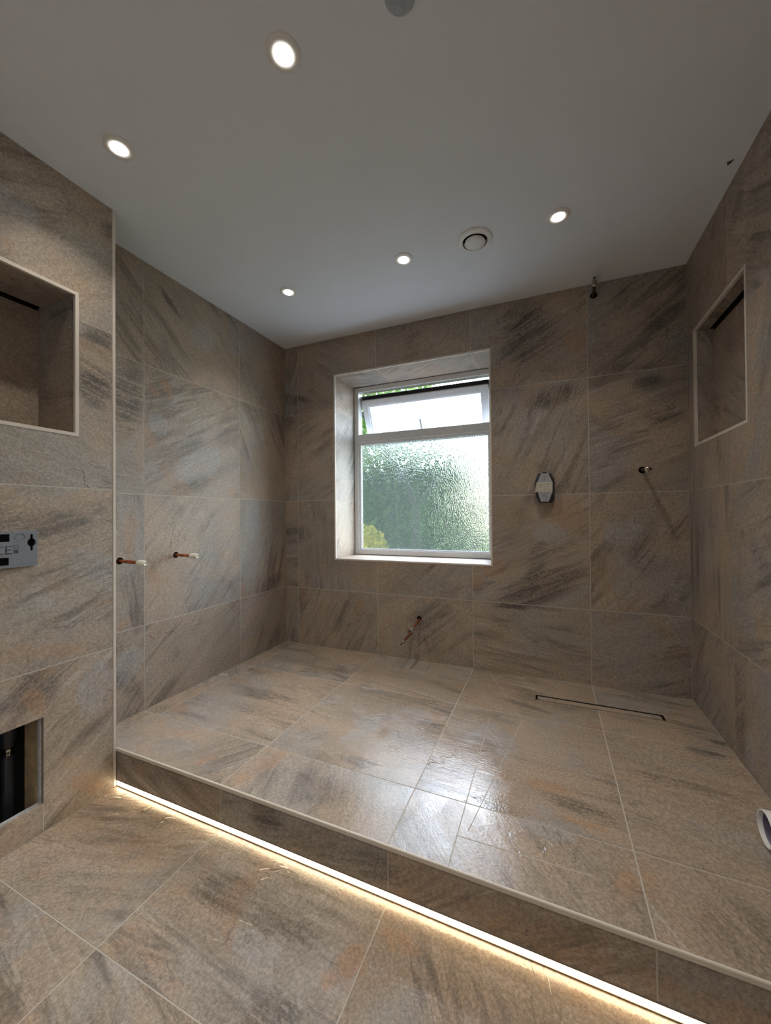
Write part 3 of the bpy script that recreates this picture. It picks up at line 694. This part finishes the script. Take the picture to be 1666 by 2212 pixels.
# ------------------------------------------------------------------ shower valve cover
sv = empty('shower_valve_box', (1.696, 0, 1.165), 'dark hexagonal shower valve cover with grey label and masking tape', 'shower valve')
o_ = Vector(sv.location)
vo_ = [(1.662, 1.243), (1.728, 1.242), (1.744, 1.200), (1.744, 1.111), (1.727, 1.088), (1.667, 1.088), (1.650, 1.130), (1.649, 1.204)]
vl_ = [(1.679, 1.242), (1.715, 1.241), (1.733, 1.196), (1.733, 1.143), (1.714, 1.093), (1.677, 1.093), (1.662, 1.143), (1.660, 1.196)]
navy = plain('dark_blue_grey_plastic', (.045, .055, .065), .45, grain=.2)
bm = bmesh.new()
n8 = 8; R0 = [bm.verts.new(Vector((x, -.0, z)) - o_) for x, z in vo_]; R1 = [bm.verts.new(Vector((x, -.022, z)) - o_) for x, z in vo_]; R2 = [bm.verts.new(Vector((x, -.0395, z)) - o_) for x, z in vl_]
for A_, B_ in ((R0, R1), (R1, R2)):
    for k in range(8): bm.faces.new((A_[k], A_[(k + 1) % 8], B_[(k + 1) % 8], B_[k]))
bm.faces.new(R2)
bm_obj('valve_body', bm, navy, sv)
box('level_clip', (1.687 - o_.x, -.034, 1.243 - o_.z), (1.706 - o_.x, -.010, 1.250 - o_.z), navy, sv, bevel=.001)
lab = prism('instruction_label', [Vector((x, -.0395, z)) - o_ for x, z in vl_], (0, -.0015, 0), plain('grey_label', (.36, .37, .39), .5, grain=.04), sv)
tape = plain('cream_masking_tape', (.55, .52, .42), .7, grain=.05)
tp = prism('masking_tape', [Vector(q) - o_ for q in ((1.656, -.0412, 1.197), (1.7345, -.0412, 1.196), (1.7340, -.0412, 1.145), (1.656, -.0412, 1.146))], (0, -.0006, 0), tape, sv)
prism('tape_tail', [Vector(q) - o_ for q in ((1.656, -.0410, 1.190), (1.657, -.0412, 1.146), (1.651, -.030, 1.140), (1.646, -.012, 1.150), (1.650, -.020, 1.170))], (0, .0005, 0), tape, sv)
ink = plain('black_print', (.035, .035, .04), .6)
bm = bmesh.new()
def mark(x0, z0, x1, z1, y, w=.0012, b_=None):
    a = Vector((x0, y, z0)); b = Vector((x1, y, z1)); t_ = (b - a).normalized(); n_ = Vector((-t_.z, 0, t_.x)) * w / 2
    add_prism(b_ if b_ is not None else bm, [p - o_ for p in (a - n_, b - n_, b + n_, a + n_)], (0, -.0003, 0))
yl = -.0411
for s_ in ((1.693, 1.231, 1.690, 1.226), (1.700, 1.228, 1.693, 1.214), (1.695, 1.224, 1.712, 1.224), (1.680, 1.218, 1.684, 1.220), (1.693, 1.216, 1.697, 1.204), (1.697, 1.210, 1.692, 1.206)): mark(*s_, yl)
bm_obj('upper_diagram', bm, ink, lab); bm = bmesh.new()
for s_ in ((1.700, 1.137, 1.700, 1.102), (1.684, 1.130, 1.696, 1.130), (1.684, 1.127, 1.696, 1.127), (1.684, 1.119, 1.696, 1.119), (1.690, 1.131, 1.690, 1.126), (1.705, 1.135, 1.714, 1.132), (1.704, 1.118, 1.714, 1.116), (1.705, 1.112, 1.712, 1.112), (1.686, 1.100, 1.706, 1.100)): mark(*s_, yl)
bm_obj('lower_diagram', bm, ink, lab)
bm = bmesh.new()
yl = -.0419
for s_ in ((1.664, 1.187, 1.694, 1.186), (1.672, 1.187, 1.670, 1.170), (1.679, 1.186, 1.677, 1.168), (1.668, 1.176, 1.684, 1.176), (1.667, 1.153, 1.692, 1.153), (1.700, 1.186, 1.722, 1.186), (1.706, 1.190, 1.711, 1.170), (1.712, 1.188, 1.707, 1.166), (1.700, 1.172, 1.724, 1.174), (1.702, 1.156, 1.726, 1.156), (1.694, 1.191, 1.694, 1.150)): mark(*s_, yl, .0009)
bm_obj('pen_marks', bm, plain('faded_pen', (.17, .17, .16), .7), tp)

# ------------------------------------------------------------------ cistern frame on the partition (CE + two squares)
cf = empty('cistern_access_frame', (XP, -1.534, .93), 'grey plastic cistern frame plate with CE lettering on the partition', 'cistern frame')
o2 = Vector(cf.location)
GP = plain('grey_moulded_plastic', (.165, .180, .200), .5, grain=.10, gscale=260, bump=.0002)
XF = XP + .015
Y1, Y0_, ZA, ZB = -1.5335, -1.86, .8755, .9870
def add_poly_plate(bm, outline, holes_, x, th):
    """plate with holes in the plane x, normal +x"""
    b2 = bmesh.new()
    loops = []
    for lp in [outline] + holes_:
        vs_ = [b2.verts.new((x, y, z)) for y, z in lp]
        es = [b2.edges.new((vs_[i], vs_[(i + 1) % len(vs_)])) for i in range(len(vs_))]
        loops += es
    bmesh.ops.triangle_fill(b2, use_beauty=True, use_dissolve=False, edges=loops)
    r = bmesh.ops.extrude_face_region(b2, geom=b2.faces[:])
    bmesh.ops.translate(b2, verts=[g for g in r['geom'] if isinstance(g, bmesh.types.BMVert)], vec=(-th, 0, 0))
    tmp = bpy.data.meshes.new('t'); b2.to_mesh(tmp); b2.free(); bm.from_mesh(tmp); bpy.data.meshes.remove(tmp)
key = []
kc = (-1.549, .9503)
for a in np.linspace(0, 2 * PI, 40, endpoint=False):
    rr = .0112; yk, zk = kc[0] + rr * math.cos(a), kc[1] + rr * 1.15 * math.sin(a)
    if abs(math.cos(a)) < .30: continue
    key.append((yk, zk, a))
top_ = [(kc[0] + .0032, kc[1] + .0185), (kc[0] + .0032, kc[1] + .0245), (kc[0], kc[1] + .0265), (kc[0] - .0032, kc[1] + .0245), (kc[0] - .0032, kc[1] + .0185)]
bot_ = [(y_, 2 * kc[1] - z_) for y_, z_ in top_[::-1]]
rgt = [(y_, z_) for y_, z_, a in key if math.cos(a) > 0 and a < PI]; rgt2 = [(y_, z_) for y_, z_, a in key if math.cos(a) > 0 and a > PI]
lft = [(y_, z_) for y_, z_, a in key if math.cos(a) < 0]
keyhole = rgt + top_ + lft + bot_ + rgt2
slot1 = [(-1.604, .9555), (-1.604, .9790), (-1.78, .9790), (-1.78, .9555)]
slot2 = [(-1.6055, .8840), (-1.6055, .9075), (-1.78, .9075), (-1.78, .8840)]
bm = bmesh.new()
add_poly_plate(bm, [(Y1, ZA), (Y1, ZB), (Y0_, ZB), (Y0_, ZA)], [keyhole, slot1, slot2], XF, .003)
for v_ in bm.verts: v_.co -= o2
bm_obj('face_plate', bm, GP, cf)
bm = bmesh.new()
for lo, hi in (((XP - .02, Y0_, ZA), (XF - .002, Y1, ZA + .0025)), ((XP - .02, Y0_, ZB - .0025), (XF - .002, Y1, ZB)), ((XP - .02, Y1 - .0025, ZA), (XF - .002, Y1, ZB)), ((XP - .02, Y0_, ZA), (XF - .002, Y0_ + .0025, ZB))):
    add_box(bm, Vector(lo) - o2, Vector(hi) - o2)
bm_obj('side_walls', bm, GP, cf)
box('inner_back', (XP + .0003 - o2.x, Y0_ + .003 - o2.y, ZA + .003 - o2.z), (XP + .0008 - o2.x, Y1 - .003 - o2.y, ZB - .003 - o2.z), VOID, cf)
bm = bmesh.new()
def ring(bm, y, z, r, w, a0=0, a1=2 * PI, h=.0007, n=40):
    for k in range(n):
        t0 = a0 + (a1 - a0) * k / n; t1 = a0 + (a1 - a0) * (k + 1) / n
        pts = [(XF, y + (r + s * w / 2) * math.cos(t_), z + (r + s * w / 2) * math.sin(t_)) for t_, s in ((t0, -1), (t1, -1), (t1, 1), (t0, 1))]
        add_prism(bm, [Vector(p) - o2 for p in pts], (h, 0, 0))
ring(bm, -1.5784, .9690, .0125, .0010); bm_obj('moulded_ring', bm, GP, cf); bm = bmesh.new(); ring(bm, -1.5775, .9695, .0095, .0008, -.6, 2.2)
bm_obj('moulded_ring', bm, GP, cf); bm = bmesh.new(); ring(bm, -1.556, .900, .020, .0009, PI * 1.05, PI * 1.42)
bm_obj('moulded_arc', bm, GP, cf)
bm = bmesh.new()
def bar(y0, z0, y1, z1, b_=None):
    add_box(b_ or bm, Vector((XF - .0005, min(y0, y1), min(z0, z1))) - o2, Vector((XF + .0004, max(y0, y1), max(z0, z1))) - o2)
w_ = .0032
# E
bar(-1.6140, .9180, -1.6108, .9425); bar(-1.6140, .9400, -1.5975, .9425); bar(-1.6140, .9295, -1.6000, .9320); bar(-1.6140, .9180, -1.5975, .9205)
# C, cut by the edge of the picture
bar(-1.6380, .9180, -1.6348, .9425); bar(-1.6380, .9400, -1.6185, .9425); bar(-1.6380, .9180, -1.6185, .9205)
bm_obj('lettering', bm, plain('debossed_letters', (.045, .045, .055), .6), cf)
bm = bmesh.new(); y0, z0, y1, z1 = -1.5935, .9330, -1.5830, .9435; w_ = .0012
bar(y0, z0, y1, z0 + w_); bar(y0, z1 - w_, y1, z1); bar(y0, z0, y0 + w_, z1); bar(y1 - w_, z0, y1, z1); bar(-1.5935, .9190, -1.5830, .9300)
bm_obj('square_marks', bm, plain('debossed_marks', (.045, .045, .055), .6), cf)

# ------------------------------------------------------------------ access opening, low in the partition
box('plasterboard_edge', (XP - .024, -1.5165, HOLE[1] - .012), (XP - .0101, -1.5105, HOLE[3] + .012), BOARD, wall_partition, bevel=.0008)
box('plasterboard_edge', (XP - .024, -2.0, HOLE[1] - .006), (XP - .0101, -1.512, HOLE[1] + .0015), BOARD, wall_partition, bevel=.0008)
def rough_box(name, lo, hi, mat, parent, **kw):
    return box(name, lo, hi, mat, parent, bevel=.002, **kw)
st = empty('timber_stud', (XP - .05, -1.50, 0), 'pine stud at the right side of the square access opening', 'timber')
box('stud', (-.050, -.016, .02), (.0255, .022, .60), TIMBER, st, bevel=.0015)
# cavity lining, shade put into its dark colour
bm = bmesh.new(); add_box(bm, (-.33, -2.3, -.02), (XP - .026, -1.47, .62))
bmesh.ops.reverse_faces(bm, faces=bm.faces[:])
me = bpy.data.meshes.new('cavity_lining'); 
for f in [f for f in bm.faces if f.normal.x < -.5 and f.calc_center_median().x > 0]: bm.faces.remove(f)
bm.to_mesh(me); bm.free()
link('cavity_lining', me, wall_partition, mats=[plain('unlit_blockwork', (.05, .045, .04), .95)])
BLK = plain('black_soil_pipe', (.035, .038, .048), .4, grain=.1)
sp_ = empty('soil_pipe', (.045, -1.545, 0), 'black vertical pipe with socket inside the square access opening', 'pipe')
lathe('pipe_body', (0, 0, 0), (0, 0, 1), [(0, .0), (0, .017), (.232, .017), (.240, .012), (.246, .010), (.262, .010), (.268, .019), (.30, .021), (.62, .021)], BLK, sp_, seg=28)
lathe('valve_nut', (.0, .0, .240), (0, 0, 1), [(0, .010), (0, .0125), (.006, .0125), (.007, .0105), (.013, .0105), (.014, .0135), (.022, .0135), (.022, .010)], BRASS, sp_, seg=8, ang=10)
lathe('waste_socket', (.02, -1.625, .255), (.9, .35, 0), [(-.06, 0), (-.06, .036), (.03, .036), (.032, .034), (.030, .031), (-.02, .031), (-.02, 0)], BLK, seg=36, label='black open pipe socket at the left edge of the access opening', cat='pipe')

# ------------------------------------------------------------------ bits lying on the main floor
cl = prism('tile_wedge', [(.392, -1.302, .0), (.402, -1.298, .0), (.404, -1.312, .0), (.399, -1.326, .0), (.393, -1.324, .0), (.396, -1.310, .0)], (0, 0, .005), plain('clear_beige_plastic', (.62, .55, .42), .35), bevel=.001, label='small pale plastic tile wedge on the floor by the light strip', cat='tile spacer')
random.seed(4)
bm = bmesh.new()
for k in range(46):
    x = random.uniform(.35, 1.5); y = -YS - random.uniform(.02, .13) - (.012 * (x - XP)); s = random.uniform(.0007, .0019)
    r = bmesh.ops.create_icosphere(bm, subdivisions=1, radius=s)
    for v_ in r['verts']: v_.co = Vector((x + v_.co.x * random.uniform(.8, 1.4), y + v_.co.y, s * .5 + v_.co.z * .6))
bm_obj('grit', bm, plain('mortar_crumbs', (.55, .50, .42), .8), kind='stuff', label='loose mortar crumbs scattered in front of the light strip', cat='dirt')

# ------------------------------------------------------------------ garden outside
LAWN = plain('lawn', (.06, .11, .03), .9, grain=.5, gscale=3)
g = box('ground', (-30, .6, -1.25), (30, 45, -1.2), LAWN, kind='structure')
box('patio', (-3, .45, -1.2), (5, 3.0, -1.17), plain('pale_paving', (.74, .74, .72), .85, gscale=4), kind='structure')  # unseen pale slab added to bounce daylight up to the ceiling
def leaf_mat(name, col, alt):
    m = M(name)
    oi = m.node('ShaderNodeNewGeometry').outputs['Random Per Island']
    c_ = m.mix(oi, rgb(*col), rgb(*alt)); m.put(m.b.inputs['Base Color'], c_); m.b.inputs['Roughness'].default_value = .5
    tr = m.node('ShaderNodeBsdfTranslucent'); m.l.new(c_, tr.inputs['Color'])
    mx = m.node('ShaderNodeMixShader'); mx.inputs[0].default_value = .45
    m.l.new(m.b.outputs[0], mx.inputs[1]); m.l.new(tr.outputs[0], mx.inputs[2]); m.l.new(mx.outputs[0], m.out.inputs['Surface'])
    return m.m
LG1 = leaf_mat('dark_hedge_leaves', (.05, .12, .02), (.17, .29, .05))
LG2 = leaf_mat('green_tree_leaves', (.06, .13, .02), (.20, .32, .06))
LG3 = leaf_mat('golden_shrub_leaves', (.45, .42, .03), (.62, .50, .05))
BARK = plain('tree_bark', (.05, .045, .03), .9, grain=.3, gscale=20)
def leaves(name, blobs, n, size, mat, parent, seed):
    rn = np.random.default_rng(seed)
    tot = sum(b[3] * b[4] * b[5] for b in blobs)
    V_ = []; F_ = []
    for (x, y, z, a, b, c_) in blobs:
        k = int(n * (a * b * c_) / tot)
        d = rn.normal(size=(k, 3)); d /= np.linalg.norm(d, axis=1)[:, None]
        r = rn.uniform(.45, 1, k) ** .5
        p = np.array([x, y, z]) + d * r[:, None] * np.array([a, b, c_])
        t1 = rn.normal(size=(k, 3)); t1 /= np.linalg.norm(t1, axis=1)[:, None]
        t2 = np.cross(t1, rn.normal(size=(k, 3))); t2 /= np.linalg.norm(t2, axis=1)[:, None]
        s = size * rn.uniform(.6, 1.3, k)[:, None]
        base = len(V_)
        quad = np.stack([p - t1 * s, p + t2 * s * .5, p + t1 * s, p - t2 * s * .5], 1).reshape(-1, 3)
        V_.extend(quad.tolist()); F_.extend([(base + 4 * i, base + 4 * i + 1, base + 4 * i + 2, base + 4 * i + 3) for i in range(k)])
    me = bpy.data.meshes.new(name); me.from_pydata(V_, [], F_)
    return link(name, me, parent, mats=[mat])
hd = empty('garden_hedge', (-1.5, 6.5, -1.2), 'dark green hedge seen blurred through the lower window pane', 'hedge')
HT = lambda x: 5.5 - max(0, x - .2) * .95
leaves('hedge_foliage', [(x, 0, HT(x) * .5, .95, .7, HT(x) * .5) for x in np.arange(-6, 4.5, .7)], 30000, .085, LG1, hd, 5)
box('hedge_core', (-6.5, -.25, 0), (1.9, .25, 3.3), plain('hedge_inside', (.03, .06, .02), .95, grain=.6, gscale=6), hd, bevel=.1)
tr_ = empty('garden_tree', (-.10, 3.2, -1.2), 'leafy forked tree seen through the textured window glass', 'tree')
bm = bmesh.new()
add_tube(bm, [(0, 0, 0), (0, 0, 1.0), (.02, 0, 2.1), (0, 0, 2.4)], [.10, .085, .07, .055], 10)
add_tube(bm, [(0, 0, 2.3), (-.10, .05, 2.6), (-.35, .1, 3.0), (-1.0, .3, 3.9), (-1.5, .3, 4.4)], [.055, .05, .042, .03, .015], 8)
add_tube(bm, [(0, 0, 2.3), (.18, .05, 2.55), (.42, .1, 2.9), (.7, .3, 3.7)], [.05, .045, .036, .015], 8)
bm_obj('trunk', bm, BARK, tr_, smooth_ang=60)
leaves('tree_foliage', [(-1.5, .4, 4.2, .9, .8, .65), (-.7, .6, 4.6, .9, .8, .5), (-2.2, .6, 3.6, .7, .7, .7), (-1.2, .5, 3.4, .55, .5, .4)], 4600, .055, LG2, tr_, 9)
sh = empty('golden_shrub', (-.75, 2.9, -1.2), 'yellow shrub seen at the lower left of the window', 'shrub')
leaves('shrub_foliage', [(0, 0, 1.35, .38, .3, .75), (.25, .1, 1.2, .3, .3, .55), (-.3, 0, 1.1, .3, .3, .6)], 3600, .05, LG3, sh, 12)
tube('shrub_stem', [(0, 0, 0), (.03, 0, .5), (0, .02, 1.1)], [.03, .025, .015], BARK, sh, seg=8)
